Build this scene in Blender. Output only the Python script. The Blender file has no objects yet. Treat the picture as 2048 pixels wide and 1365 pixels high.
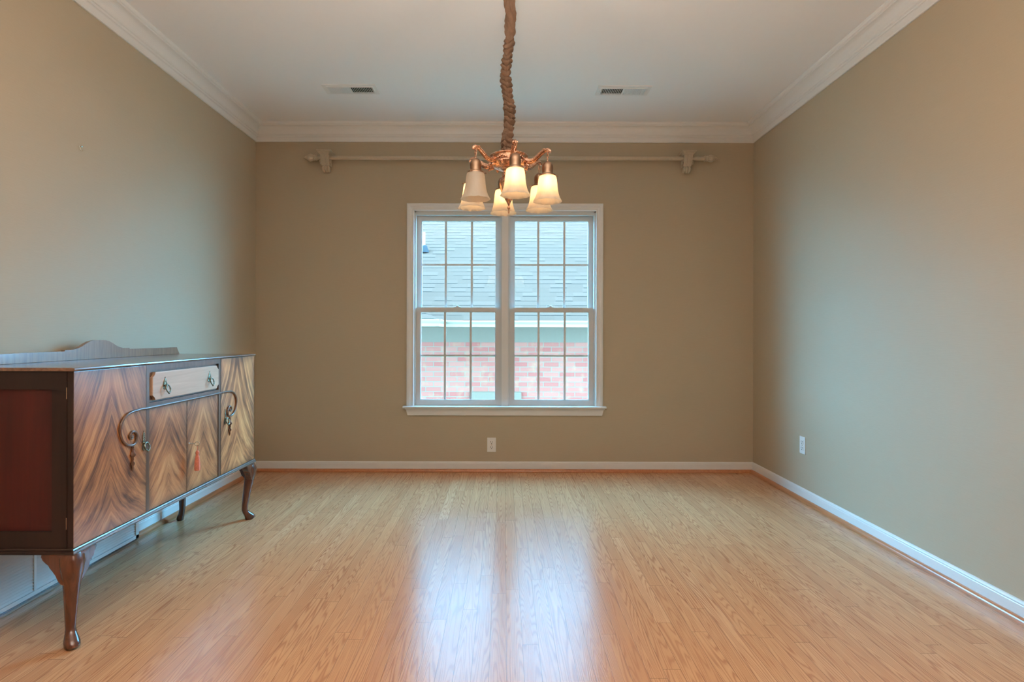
import bpy, bmesh, math, random
from mathutils import Vector, Matrix, noise
random.seed(7)
C = bpy.context.scene
COL = C.collection
PI = math.pi

# ------------------------------------------------------------------ camera
F = 1150.0; CX = 1008.5; HY = 669.0; CAMZ = 1.10
cam_d = bpy.data.cameras.new('camera'); cam = bpy.data.objects.new('camera', cam_d); COL.objects.link(cam)
cam_d.sensor_width = 36.0; cam_d.lens = F / 2048 * 36.0
cam_d.shift_x = (1024 - CX) / 2048; cam_d.shift_y = (HY - 682.5) / 2048
cam_d.clip_start = 0.02; cam_d.clip_end = 200
cam.location = (0, 0, CAMZ)
cam.rotation_euler = (Matrix.Rotation(PI / 2, 4, 'X') @ Matrix.Rotation(math.radians(0.14), 4, 'Z')).to_euler()
C.camera = cam
# ------------------------------------------------------------------ look
C.view_settings.view_transform = 'Standard'; C.view_settings.look = 'None'
C.view_settings.gamma = 1.0; C.view_settings.use_curve_mapping = False
C.view_settings.exposure = 0.0
C.cycles.use_denoising = True
C.cycles.max_bounces = 12; C.cycles.diffuse_bounces = 6; C.cycles.glossy_bounces = 6
C.cycles.transparent_max_bounces = 16
C.cycles.sample_clamp_indirect = 6.0
# ------------------------------------------------------------------ sky
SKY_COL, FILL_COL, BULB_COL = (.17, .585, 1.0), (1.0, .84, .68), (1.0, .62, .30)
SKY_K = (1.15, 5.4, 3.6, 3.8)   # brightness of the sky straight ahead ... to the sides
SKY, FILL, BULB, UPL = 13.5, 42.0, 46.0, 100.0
w = bpy.data.worlds.new('world'); C.world = w; w.use_nodes = True
bg = w.node_tree.nodes['Background']
# bright overcast sky, dimmer straight ahead over the neighbour's ridge than to either side
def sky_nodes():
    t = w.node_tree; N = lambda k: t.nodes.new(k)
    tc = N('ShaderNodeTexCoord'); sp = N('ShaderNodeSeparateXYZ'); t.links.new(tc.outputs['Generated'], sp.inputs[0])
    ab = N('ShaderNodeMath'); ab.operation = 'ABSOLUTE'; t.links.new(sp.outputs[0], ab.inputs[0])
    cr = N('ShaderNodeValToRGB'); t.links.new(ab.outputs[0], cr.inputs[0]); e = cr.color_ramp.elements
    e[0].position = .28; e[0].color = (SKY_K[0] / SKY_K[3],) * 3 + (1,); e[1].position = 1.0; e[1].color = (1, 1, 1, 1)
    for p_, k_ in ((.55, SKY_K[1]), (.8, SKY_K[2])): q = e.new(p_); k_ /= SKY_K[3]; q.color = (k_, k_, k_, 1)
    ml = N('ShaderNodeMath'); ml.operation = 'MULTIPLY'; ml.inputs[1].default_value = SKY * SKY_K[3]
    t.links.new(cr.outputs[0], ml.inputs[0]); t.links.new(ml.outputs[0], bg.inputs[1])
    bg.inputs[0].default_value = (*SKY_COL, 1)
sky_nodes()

def area(name, loc, rot, sx, sy, power, col, portal=False, spread=180):
    l = bpy.data.lights.new(name, 'AREA'); l.shape = 'RECTANGLE'; l.size = sx; l.size_y = sy
    l.energy = power; l.color = col; l.spread = math.radians(spread)
    o = bpy.data.objects.new(name, l); COL.objects.link(o); o.location = loc; o.rotation_euler = rot
    if portal: l.cycles.is_portal = True
    return o
# added fill lamps on both side walls, out of view, standing in for daylight
area('side_fill', (-2.0, .35, 1.45), (0, -PI / 2 - .75, 0), 1.3, 1.3, FILL, FILL_COL, spread=112)
area('side_fill', (2.0, .35, 1.45), (0, PI / 2 + .75, 0), 1.3, 1.3, FILL, FILL_COL, spread=112)
# added fill lamp behind the camera, aimed at the ceiling; it has no fixture
area('ceiling_fill', (0.0, -.35, 1.75), (PI - .45, 0, 0), .5, .5, UPL, (1.0, .90, .80), spread=112)
# sampling guide for the sky in the window opening (emits nothing by itself)
area('window_portal', (0.012, 4.72, 1.31), (-PI / 2, 0, 0), 1.46, 1.56, 1, (1, 1, 1), portal=True)

# ------------------------------------------------------------------ room constants
XL, XR, YB, YR, H = -1.992, 1.992, 4.60, -1.60, 2.773

# ================================================================== helpers
WORLD = {}
class MB:
    def __init__(s): s.bm = bmesh.new()
    def box(s, x0, x1, y0, y1, z0, z1, bev=0):
        if x0 > x1: x0, x1 = x1, x0
        if y0 > y1: y0, y1 = y1, y0
        if z0 > z1: z0, z1 = z1, z0
        r = bmesh.ops.create_cube(s.bm, size=1)
        vs = r['verts']
        for v in vs:
            v.co = Vector(((x0 + x1) / 2 + v.co.x * (x1 - x0), (y0 + y1) / 2 + v.co.y * (y1 - y0), (z0 + z1) / 2 + v.co.z * (z1 - z0)))
        if bev:
            es = list({e for v in vs for e in v.link_edges})
            bmesh.ops.bevel(s.bm, geom=es, offset=bev, segments=2, affect='EDGES', profile=0.6)
        return s
    def face(s, pts):
        s.bm.faces.new([s.bm.verts.new(p) for p in pts]); return s
    def loops(s, loops, close_u=True, cap=True, close_v=False):
        rings = [[s.bm.verts.new(p) for p in L] for L in loops]
        n = len(rings[0]); m = len(rings)
        for i in range(m if close_v else m - 1):
            a, b = rings[i], rings[(i + 1) % m]
            for j in range(n if close_u else n - 1):
                s.bm.faces.new((a[j], a[(j + 1) % n], b[(j + 1) % n], b[j]))
        if cap and close_u and not close_v:
            s.bm.faces.new(list(reversed(rings[0]))); s.bm.faces.new(rings[-1])
        return s
    def lathe(s, prof, c=(0, 0, 0), n=32, axis='z', fn=None):
        L = []
        for r, z in prof:
            ring = []
            for k in range(n):
                a = 2 * PI * k / n; rr = max(r, 1e-5)
                if fn: rr, z2 = fn(rr, z, a)
                else: z2 = z
                x, y = rr * math.cos(a), rr * math.sin(a)
                if axis == 'z': p = (x, y, z2)
                elif axis == 'x': p = (z2, x, y)
                else: p = (y, z2, x)
                ring.append((c[0] + p[0], c[1] + p[1], c[2] + p[2]))
            L.append(ring)
        return s.loops(L)
    def tube(s, pts, rad, n=12, flat=None, closed=False, up=Vector((0, 0, 1))):
        """swept tube; rad = number or list; flat=(a,b) scales the section; parallel transport"""
        P = [Vector(p) for p in pts]; m = len(P)
        R = rad if isinstance(rad, (list, tuple)) else [rad] * m
        L = []; prev = None
        for i in range(m):
            if closed: t = (P[(i + 1) % m] - P[i - 1]).normalized()
            else: t = (P[min(i + 1, m - 1)] - P[max(i - 1, 0)]).normalized()
            if prev is None:
                u = up if abs(t.dot(up)) < .95 else Vector((1, 0, 0))
                nx = (u - t * u.dot(t)).normalized()
            else:
                nx = (prev - t * prev.dot(t)).normalized()
            prev = nx; ny = t.cross(nx)
            fa, fb = flat if flat else (1, 1)
            L.append([P[i] + (nx * math.cos(2 * PI * k / n) * fa + ny * math.sin(2 * PI * k / n) * fb) * R[i] for k in range(n)])
        return s.loops(L, close_v=closed, cap=not closed)
    def prism(s, poly, axis, a, b, bev=0):
        """poly in the plane normal to axis ('x': (y,z), 'y': (x,z), 'z': (x,y))"""
        def P(u, v, w):
            return {'x': (w, u, v), 'y': (u, w, v), 'z': (u, v, w)}[axis]
        A = [s.bm.verts.new(P(u, v, a)) for u, v in poly]; B = [s.bm.verts.new(P(u, v, b)) for u, v in poly]
        n = len(poly); s.bm.faces.new(A); fb = s.bm.faces.new(list(reversed(B)))
        for i in range(n): s.bm.faces.new((A[i], B[i], B[(i + 1) % n], A[(i + 1) % n]))
        if bev:
            es = list(fb.edges)
            bmesh.ops.bevel(s.bm, geom=es, offset=bev, segments=3, affect='EDGES', profile=0.5)
        return s
    def build(s, name, mat, parent=None, origin=None, smooth=None):
        bm = s.bm
        bmesh.ops.recalc_face_normals(bm, faces=bm.faces)
        pl = Vector(WORLD.get(parent.name, (0, 0, 0))) if parent else Vector((0, 0, 0))
        if origin is None: origin = pl
        origin = Vector(origin)
        bmesh.ops.translate(bm, verts=bm.verts, vec=-origin)
        me = bpy.data.meshes.new(name); bm.to_mesh(me); bm.free()
        if mat: me.materials.append(mat)
        if smooth is not None:
            me.shade_smooth() if hasattr(me, 'shade_smooth') else None
            try: me.set_sharp_from_angle(angle=math.radians(smooth))
            except Exception: pass
        o = bpy.data.objects.new(name, me); COL.objects.link(o)
        o.location = origin - pl
        if parent: o.parent = parent
        WORLD[o.name] = tuple(origin)
        return o

def tag(o, label=None, cat=None, group=None, kind=None):
    if label: o['label'] = label
    if cat: o['category'] = cat
    if group: o['group'] = group
    if kind: o['kind'] = kind
    return o
def empty(name, loc=(0, 0, 0)):
    o = bpy.data.objects.new(name, None); COL.objects.link(o); o.location = loc; o.empty_display_size = .05
    WORLD[o.name] = tuple(loc); return o

class NT:
    def __init__(s, name):
        s.m = bpy.data.materials.new(name); s.m.use_nodes = True; s.t = s.m.node_tree
        s.b = s.t.nodes['Principled BSDF']; s.out = s.t.nodes['Material Output']
    def n(s, typ, ins=None, **props):
        nd = s.t.nodes.new(typ)
        for k, v in props.items(): setattr(nd, k, v)
        for k, v in (ins or {}).items(): s.set(nd.inputs[k], v)
        return nd
    def set(s, sock, v):
        if isinstance(v, bpy.types.NodeSocket): s.t.links.new(v, sock)
        else: sock.default_value = v
    def mth(s, op, a, b=0.0, c=0.0, clamp=False):
        nd = s.n('ShaderNodeMath', {0: a, 1: b, 2: c}, operation=op, use_clamp=clamp); return nd.outputs[0]
    def obj(s):
        return s.n('ShaderNodeTexCoord').outputs['Object']
    def xyz(s, v):
        nd = s.n('ShaderNodeSeparateXYZ', {0: v}); return nd.outputs
    def vec(s, x, y, z):
        return s.n('ShaderNodeCombineXYZ', {0: x, 1: y, 2: z}).outputs[0]
    def noise(s, v, scale=5, detail=2, rough=.5, dist=0):
        nd = s.n('ShaderNodeTexNoise', {'Vector': v, 'Scale': scale, 'Detail': detail, 'Roughness': rough, 'Distortion': dist}); return nd.outputs[0]
    def ramp(s, f, stops, interp='LINEAR'):
        nd = s.n('ShaderNodeValToRGB', {0: f}); cr = nd.color_ramp; cr.interpolation = interp
        while len(cr.elements) < len(stops): cr.elements.new(.5)
        for e, (p, c) in zip(cr.elements, stops):
            e.position = p; e.color = (c[0], c[1], c[2], 1) if not isinstance(c, (int, float)) else (c, c, c, 1)
        return nd.outputs[0]
    def mix(s, f, a, b, blend='MIX'):
        nd = s.t.nodes.new('ShaderNodeMix'); nd.data_type = 'RGBA'; nd.blend_type = blend; nd.clamp_factor = True
        s.set(nd.inputs[0], f)
        for k, v in ((6, a), (7, b)):
            if isinstance(v, tuple) and len(v) == 3: v = (*v, 1)
            s.set(nd.inputs[k], v)
        return nd.outputs[2]
    def bump(s, h, strength=.2, dist=.01, normal=None):
        i = {'Height': h, 'Strength': strength, 'Distance': dist}
        if normal: i['Normal'] = normal
        nd = s.n('ShaderNodeBump', i); s.t.links.new(nd.outputs[0], s.b.inputs['Normal']); return nd.outputs[0]
    def p(s, **k):
        names = {'col': 'Base Color', 'rough': 'Roughness', 'metal': 'Metallic', 'spec': 'Specular IOR Level', 'coat': 'Coat Weight', 'coatr': 'Coat Roughness'}
        for a, v in k.items():
            if isinstance(v, tuple) and len(v) == 3: v = (*v, 1)
            s.set(s.b.inputs[names[a]], v)
        return s.m

def simple(name, col, rough=.5, metal=0, spec=.5, coat=0, var=.04, vscale=30, bump=0, bscale=200):
    N = NT(name); o = N.obj()
    n = N.noise(o, vscale, 3)
    c = N.mix(n, tuple(c * (1 - var) for c in col), tuple(min(1, c * (1 + var)) for c in col))
    N.p(col=c, rough=rough, metal=metal, spec=spec, coat=coat)
    if bump: N.bump(N.noise(o, bscale, 2), bump, .002)
    return N.m

# ================================================================== materials
def wallpaper():
    N = NT('wall_covering'); o = N.obj(); x, y, z = N.xyz(o)
    # fine horizontal woven rows
    hor = N.mth('ADD', x, y)
    wv = N.noise(N.vec(N.mth('MULTIPLY', hor, 14), N.mth('MULTIPLY', z, 420), 0), 1, 2, .6)
    big = N.noise(o, 1.3, 2)
    c = N.mix(wv, (.465, .385, .275), (.525, .440, .316))
    c = N.mix(N.mth('MULTIPLY', big, .25), c, (.48, .41, .30))
    N.p(col=c, rough=.62, spec=.25); N.bump(wv, .10, .002)
    return N.m
M_wall = wallpaper()
M_ceil = simple('ceiling_paint', (.90, .90, .90), .8, spec=.2, var=.01)
M_white = simple('white_trim_paint', (.82, .81, .79), .35, spec=.5, var=.015)
M_sash = simple('window_frame_paint', (.66, .66, .64), .38, var=.015)
M_vinyl = simple('outlet_plastic', (.86, .85, .82), .3, var=.01)
M_rear = simple('dark_brown_rear_wall', (.10, .07, .05), .7)
M_dark = simple('dark_recess', (.03, .028, .025), .8)
M_drop = simple('tan_plaster_curtain_hardware', (.57, .47, .35), .55, var=.12, vscale=60, bump=.15, bscale=90)

def floor_mat():
    N = NT('oak_strip_floor'); o = N.obj(); x, y, z = N.xyz(o)
    W, Ln = .0572, .92
    bx = N.mth('DIVIDE', N.mth('ADD', x, 10.0), W); idx = N.mth('FLOOR', bx); fx = N.mth('FRACT', bx)
    rr = N.n('ShaderNodeTexWhiteNoise', {'W': idx}, noise_dimensions='1D').outputs[0]
    by = N.mth('ADD', N.mth('DIVIDE', y, Ln), N.mth('MULTIPLY', rr, 13.0)); idy = N.mth('FLOOR', by); fy = N.mth('FRACT', by)
    rb = N.n('ShaderNodeTexWhiteNoise', {'Vector': N.vec(idx, idy, 0)}, noise_dimensions='2D')
    r1 = rb.outputs[0]; r2 = N.xyz(rb.outputs[1])[1]
    base = N.ramp(r1, [(0, (.60, .31, .155)), (.3, (.66, .36, .185)), (.6, (.70, .39, .20)), (.85, (.64, .345, .175)), (1, (.73, .425, .23))])
    seed = N.mth('MULTIPLY', r2, 60)
    # cathedral figure: contour lines of a stretched field
    nn = N.noise(N.vec(N.mth('MULTIPLY', fx, .75), N.mth('MULTIPLY', y, .62), seed), 1.6, 1.0, .3)
    fine = N.noise(N.vec(N.mth('MULTIPLY', x, 110), N.mth('MULTIPLY', y, 3.5), 0), 1, 2)
    g = N.mth('ADD', N.mth('MULTIPLY', nn, 22), N.mth('MULTIPLY', fx, N.mth('MULTIPLY_ADD', r2, 4.0, .5)))
    g = N.mth('ADD', g, N.mth('MULTIPLY', fine, .42))
    fr = N.mth('FRACT', g)
    line = N.ramp(fr, [(0, 1), (.12, .9), (.34, .15), (.60, 0), (.86, .2), (1, 1)])
    var = N.noise(N.vec(N.mth('MULTIPLY', x, 7), N.mth('MULTIPLY', y, 1.0), 3), 1, 2)
    lf = N.mth('MULTIPLY', line, N.mth('MULTIPLY_ADD', var, 1.1, .15))
    lf = N.mth('MULTIPLY', lf, N.mth('MULTIPLY_ADD', r2, .30, .85))
    c = N.mix(lf, base, (.44, .185, .090))
    pores = N.noise(N.vec(N.mth('MULTIPLY', x, 420), N.mth('MULTIPLY', y, 9), 0), 1, 2, .6)
    c = N.mix(N.ramp(pores, [(.50, 0), (.70, .40)]), c, (.44, .22, .115))
    # seams
    dx = N.mth('MINIMUM', fx, N.mth('SUBTRACT', 1.0, fx)); dy = N.mth('MINIMUM', fy, N.mth('SUBTRACT', 1.0, fy))
    sx = N.mth('LESS_THAN', dx, .014); sy = N.mth('LESS_THAN', dy, .0011)
    seam = N.mth('MAXIMUM', sx, sy)
    c = N.mix(N.mth('MULTIPLY', seam, .65), c, (.14, .065, .03))
    rgh = N.mth('MULTIPLY_ADD', var, .06, .20)
    N.p(col=c, rough=rgh, spec=.55)
    wav = N.noise(N.vec(N.mth('MULTIPLY', x, 7), N.mth('MULTIPLY', y, .9), 9), 1, 1)
    tilt = N.mth('MULTIPLY', N.mth('SUBTRACT', fx, .5), N.mth('SUBTRACT', r1, .5))
    h = N.mth('ADD', N.mth('MULTIPLY', seam, -1.0), N.mth('MULTIPLY', line, -.12))
    h = N.mth('ADD', h, N.mth('MULTIPLY', tilt, .5)); h = N.mth('ADD', h, N.mth('MULTIPLY', wav, .8))
    N.bump(h, .35, .0012)
    return N.m
M_floor = floor_mat()

def plain_wood(name, c0, c1, axis='y', rough=.3, coat=.3, dens=60, seed=0):
    N = NT(name); o = N.obj(); x, y, z = N.xyz(o)
    m = lambda s_, k: N.mth('MULTIPLY', s_, k)
    a, b = dens, dens * .06
    v = {'y': N.vec(m(x, a), m(y, b), m(z, a)), 'z': N.vec(m(x, a), m(y, a), m(z, b)), 'x': N.vec(m(x, b), m(y, a), m(z, a))}[axis]
    n = N.noise(v, 1, 4, .6, .6)
    n2 = N.noise(o, 3 + seed, 2)
    f = N.mth('ADD', N.mth('MULTIPLY', n, .8), N.mth('MULTIPLY', n2, .3))
    N.p(col=N.ramp(f, [(.3, c0), (.75, c1)]), rough=rough, coat=coat, coatr=.15)
    return N.m
M_shoe = plain_wood('stained_shoe_moulding', (.40, .13, .05), (.56, .23, .09), 'y', .3)
M_top = plain_wood('polished_walnut_top', (.10, .050, .032), (.27, .145, .085), 'y', .22, .5, 70)
M_walnut = plain_wood('dark_walnut', (.055, .024, .014), (.16, .068, .036), 'z', .28, .4)
M_leg = plain_wood('walnut_leg', (.050, .014, .007), (.130, .040, .018), 'z', .25, .5)
M_side = plain_wood('mahogany_end_panel', (.024, .0012, .001), (.070, .005, .0025), 'z', .55, 0, 25)
M_side2 = plain_wood('dark_end_frame', (.007, .002, .0015), (.020, .006, .0035), 'z', .5, 0, 40)
M_gallery = plain_wood('walnut_gallery', (.15, .07, .035), (.34, .18, .09), 'z', .32, .4, 90)
M_frame = plain_wood('walnut_face_frame', (.075, .040, .026), (.17, .095, .06), 'z', .3, .4)
M_drawer = plain_wood('pale_drawer_veneer', (.50, .31, .20), (.68, .46, .31), 'y', .35, .4, 40)

def veneer(name, k=1.9, seed=0.0, tone=1.0, mirror=True, cy=0.0, dark=.5):
    N = NT(name); o = N.obj(); x, y, z = N.xyz(o)
    yy = N.mth('SUBTRACT', y, cy)
    wob = N.noise(N.vec(0, N.mth('MULTIPLY', y, 4), N.mth('MULTIPLY', z, 3)), 1, 2)
    yy = N.mth('ADD', yy, N.mth('MULTIPLY', N.mth('SUBTRACT', wob, .5), .03))
    a = N.mth('ABSOLUTE', yy)
    fan = N.mth('MULTIPLY_ADD', z, 1.9, 1.05)
    s_ = N.mth('ADD', z, N.mth('MULTIPLY', N.mth('MULTIPLY', a, k * 1.15), fan))
    wav = N.noise(N.vec(N.mth('MULTIPLY', y, 9), N.mth('MULTIPLY', z, 7), seed), 1, 3)
    s_ = N.mth('ADD', s_, N.mth('MULTIPLY', N.mth('SUBTRACT', wav, .5), .06))
    n1 = N.noise(N.vec(N.mth('MULTIPLY', s_, 11), N.mth('MULTIPLY', a, 5.0), seed), 1, 4, .6, .5)
    n2 = N.noise(N.vec(N.mth('MULTIPLY', s_, 60), N.mth('MULTIPLY', a, 9.0), seed + 4), 1, 4, .65, .4)
    big = N.noise(N.vec(N.mth('MULTIPLY', y, 7), N.mth('MULTIPLY', z, 5), seed + 9), 1, 2)
    f = N.mth('ADD', N.mth('MULTIPLY', n1, .55), N.mth('MULTIPLY', n2, .28)); f = N.mth('ADD', f, N.mth('MULTIPLY', big, .22))
    t = tone
    c = N.ramp(f, [(.40, (.075 * t, .030 * t, .017 * t)), (.475, (.24 * t, .092 * t, .038 * t)), (.55, (.43 * t, .18 * t, .070 * t)), (.66, (.62 * t, .31 * t, .13 * t))])
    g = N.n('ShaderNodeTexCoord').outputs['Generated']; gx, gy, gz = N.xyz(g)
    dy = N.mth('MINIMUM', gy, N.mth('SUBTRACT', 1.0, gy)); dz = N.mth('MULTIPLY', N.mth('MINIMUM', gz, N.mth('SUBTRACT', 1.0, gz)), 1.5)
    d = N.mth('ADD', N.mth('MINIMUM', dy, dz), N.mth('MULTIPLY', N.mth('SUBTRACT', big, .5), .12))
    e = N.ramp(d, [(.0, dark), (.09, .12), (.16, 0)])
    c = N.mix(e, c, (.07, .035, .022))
    N.p(col=c, rough=.30, coat=.4, coatr=.18)
    return N.m
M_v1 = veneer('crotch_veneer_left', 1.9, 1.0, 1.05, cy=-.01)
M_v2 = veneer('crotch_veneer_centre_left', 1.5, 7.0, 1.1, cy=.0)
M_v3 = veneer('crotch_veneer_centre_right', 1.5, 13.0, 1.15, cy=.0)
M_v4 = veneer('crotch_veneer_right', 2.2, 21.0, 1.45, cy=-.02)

def brass(name, col, rough=.3, fil=0, fscale=120):
    N = NT(name); o = N.obj(); n = N.noise(o, 60, 3)
    c = N.mix(n, tuple(c * .72 for c in col), col)
    if fil:
        v = N.n('ShaderNodeTexVoronoi', {'Vector': o, 'Scale': fscale}, feature='SMOOTH_F1').outputs[0]
        c = N.mix(N.ramp(v, [(.30, 0), (.6, .75)]), c, tuple(k * .25 for k in col))
        N.bump(v, -fil, .004)
    N.p(col=c, rough=rough, metal=1.0); return N.m
M_copper = brass('polished_copper_brass', (.88, .50, .33), .26, .25, 240)
M_filig = brass('filigree_copper_brass', (.90, .52, .34), .30, .8, 130)
M_cap = brass('antique_brass_cap', (.36, .23, .15), .36)
M_hard = brass('antique_brass_pull', (.34, .31, .22), .3, .5, 300)
M_steel = simple('nickel_hook', (.75, .72, .62), .25, 1.0)
M_keym = brass('key_brass', (.75, .55, .4), .3)
M_tassel = simple('coral_tassel', (.72, .25, .17), .7, spec=.2, var=.25, vscale=150)

def fabric():
    N = NT('brown_sleeve_fabric'); o = N.obj(); x, y, z = N.xyz(o)
    wv = N.noise(N.vec(N.mth('MULTIPLY', x, 300), N.mth('MULTIPLY', y, 300), N.mth('MULTIPLY', z, 500)), 1, 2)
    c = N.mix(wv, (.115, .068, .043), (.185, .112, .072))
    N.p(col=c, rough=.85, spec=.15); N.bump(N.noise(N.vec(N.mth('MULTIPLY', x, 60), N.mth('MULTIPLY', y, 60), N.mth('MULTIPLY', z, 130)), 1, 2, .5), .45, .004); return N.m
M_fabric = fabric()

def shade_mat():
    N = NT('frosted_ribbed_glass'); o = N.obj(); x, y, z = N.xyz(o)
    ang = N.mth('ARCTAN2', y, x)
    n = N.noise(N.vec(N.mth('MULTIPLY', ang, 9), N.mth('MULTIPLY', z, 25), 0), 1, 3)
    t = N.t
    tr = N.n('ShaderNodeBsdfTranslucent', {'Color': (.96, .90, .80, 1)})
    df = N.n('ShaderNodeBsdfDiffuse', {'Color': N.mix(n, (.60, .55, .48), (.88, .83, .76))})
    tp = N.n('ShaderNodeBsdfTransparent', {'Color': (1, .95, .85, 1)})
    gl = N.n('ShaderNodeBsdfGlossy', {'Color': (1, 1, 1, 1), 'Roughness': .25})
    m1 = N.n('ShaderNodeMixShader', {0: .42, 1: tr.outputs[0], 2: df.outputs[0]})
    m2 = N.n('ShaderNodeMixShader', {0: .13, 1: m1.outputs[0], 2: tp.outputs[0]})
    m3 = N.n('ShaderNodeMixShader', {0: .05, 1: m2.outputs[0], 2: gl.outputs[0]})
    t.links.new(m3.outputs[0], N.out.inputs[0]); t.nodes.remove(N.b)
    return N.m
M_shade = shade_mat()
def emis(name, col, s_):
    N = NT(name); e = N.n('ShaderNodeEmission', {'Color': (*col, 1), 'Strength': s_}); N.t.links.new(e.outputs[0], N.out.inputs[0]); N.t.nodes.remove(N.b); return N.m
M_bulb = emis('lit_bulb', BULB_COL, BULB)
M_bulboff = simple('unlit_bulb_glass', (.7, .68, .62), .2)

def glass():
    N = NT('window_glass'); t = N.t
    lw = N.n('ShaderNodeLayerWeight', {'Blend': .5})
    fr = N.mth('MULTIPLY_ADD', N.mth('POWER', lw.outputs['Facing'], 5.0), .95, .022)
    tp = N.n('ShaderNodeBsdfTransparent', {'Color': (.97, .985, .98, 1)}); gl = N.n('ShaderNodeBsdfGlossy', {'Color': (1, 1, 1, 1), 'Roughness': .0})
    mx = N.n('ShaderNodeMixShader', {0: fr, 1: tp.outputs[0], 2: gl.outputs[0]})
    t.links.new(mx.outputs[0], N.out.inputs[0]); t.nodes.remove(N.b); return N.m
M_glass = glass()

def brick():
    N = NT('red_brick'); o = N.obj(); x, y, z = N.xyz(o)
    v = N.vec(x, z, 0)
    b = N.n('ShaderNodeTexBrick', {'Vector': v, 'Color1': (.33, .062, .044, 1), 'Color2': (.38, .10, .066, 1), 'Mortar': (.22, .125, .082, 1), 'Scale': 1.0,
        'Mortar Size': .0055, 'Mortar Smooth': .1, 'Bias': 0.0, 'Brick Width': .213, 'Row Height': .0677})
    n = N.noise(o, 9, 3)
    c = N.mix(N.ramp(n, [(.55, 0), (.75, .5)]), b.outputs[0], (.38, .16, .085))
    N.p(col=c, rough=.85, spec=0.0); N.bump(b.outputs[1], -.4, .006); return N.m
M_brick = brick()
def shingle():
    N = NT('grey_shingles'); o = N.obj(); x, y, z = N.xyz(o)
    th = math.radians(31.2)
    s_ = N.mth('DIVIDE', N.mth('SUBTRACT', z, 1.27), math.sin(th))
    row = N.mth('DIVIDE', s_, .13); fr = N.mth('FRACT', row); idr = N.mth('FLOOR', row)
    rr = N.n('ShaderNodeTexWhiteNoise', {'W': idr}, noise_dimensions='1D').outputs[0]
    bx = N.mth('ADD', N.mth('DIVIDE', x, .23), N.mth('MULTIPLY', rr, 9)); ib = N.mth('FLOOR', bx)
    rb = N.n('ShaderNodeTexWhiteNoise', {'Vector': N.vec(ib, idr, 0)}, noise_dimensions='2D').outputs[0]
    c = N.mix(rb, (.084, .037, .025), (.102, .045, .031))
    edge = N.mth('LESS_THAN', fr, N.mth('MULTIPLY_ADD', rb, .16, .03))
    gate = N.mth('GREATER_THAN', rb, .3)
    c = N.mix(N.mth('MULTIPLY', edge, N.mth('MULTIPLY_ADD', gate, .72, .25)), c, (.022, .013, .010))
    c = N.mix(N.mth('MULTIPLY', N.noise(o, 90, 3), .25), c, (.122, .055, .038))
    N.p(col=c, rough=1.0, spec=0.0); return N.m
M_roof = shingle()
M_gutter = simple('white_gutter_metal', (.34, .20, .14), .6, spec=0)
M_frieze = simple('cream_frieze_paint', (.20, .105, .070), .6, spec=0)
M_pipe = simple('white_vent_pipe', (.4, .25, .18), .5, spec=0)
M_boot = simple('grey_rubber_boot', (.04, .03, .03), .6, spec=0)
M_ground = simple('side_yard_ground', (.16, .15, .10), .9, spec=0, var=.3, vscale=12)

# ================================================================== room shell
def struct(o): return tag(o, kind='structure')
T = .16
struct(MB().box(XL - T, XR + T, YR - T, YB + T, -.12, 0).build('floor', M_floor))
struct(MB().box(XL - T, XR + T, YR - T, YB + T, H, H + .1).build('ceiling', M_ceil))
for nm_, xa_, xb_ in (('wall_left', XL - T, XL), ('wall_right', XR, XR + T)):
    b = MB(); b.box(xa_, xb_, 1.05, YB + T, 0, H).box(xa_, xb_, YR - T, -.35, 0, H).box(xa_, xb_, -.35, 1.05, 0, .75).box(xa_, xb_, -.35, 1.05, 2.15, H)
    struct(b.build(nm_, M_wall))
    xo_ = xa_ if nm_ == 'wall_left' else xb_ - .02
    struct(MB().box(xo_, xo_ + .02, -.35, 1.05, .75, 2.15).build('sky_plug_left' if nm_ == 'wall_left' else 'sky_plug_right', M_white))  # added unseen panel, plugs the opening and keeps sky out behind the fill lamp
S = F / YB
def wx(px, Y=YB): return (px - CX) * Y / F
def wz(py, Y=YB): return CAMZ + (HY - py) * Y / F
OX0, OX1, OZ0, OZ1 = wx(828.3), wx(1191), wz(813), wz(422.5)
b = MB(); b.box(XL, OX0, YB, YB + T, 0, H).box(OX1, XR, YB, YB + T, 0, H).box(OX0, OX1, YB, YB + T, 0, OZ0).box(OX0, OX1, YB, YB + T, OZ1, H)
struct(b.build('wall_back', M_wall))
struct(MB().box(XL, XR, YR - T, YR, 0, H).build('wall_front', M_rear))

def run(name, mat, prof, side, z0=0.0):
    """profile (projection, z) swept along one wall with mitred inner corners"""
    L = []
    for pz, z in prof:
        if side == 'back': L.append([(XL + pz, YB - pz, z0 + z), (XR - pz, YB - pz, z0 + z)])
        elif side == 'left': L.append([(XL + pz, YR, z0 + z), (XL + pz, YB - pz, z0 + z)])
        else: L.append([(XR - pz, YR, z0 + z), (XR - pz, YB - pz, z0 + z)])
    a = [l[0] for l in L]; c = [l[1] for l in L]
    return struct(MB().loops([a, c]).build(name, mat))
crown = [(0, 0), (0, -.139), (.009, -.139), (.012, -.134), (.012, -.104), (.015, -.100), (.019, -.099), (.022, -.094), (.022, -.088), (.027, -.085), (.030, -.079)]
for k in range(9):
    a = k / 8 * PI / 2
    crown.append((.030 + .038 * (1 - math.cos(a)), -.074 + .046 * math.sin(a)))
crown += [(.071, -.026), (.071, -.020), (.078, -.017), (.083, -.010), (.084, 0)]
for i, sd in enumerate(('left', 'back', 'right')): run('trim_%d' % (i + 1), M_white, crown, sd, H)
base = [(0, .0), (.012, .0), (.012, .064), (.010, .067), (.011, .072), (.008, .079), (.004, .082), (0, .082)]
for sd in ('left', 'back', 'right'): run('baseboard_' + sd, M_white, base, sd)
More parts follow.
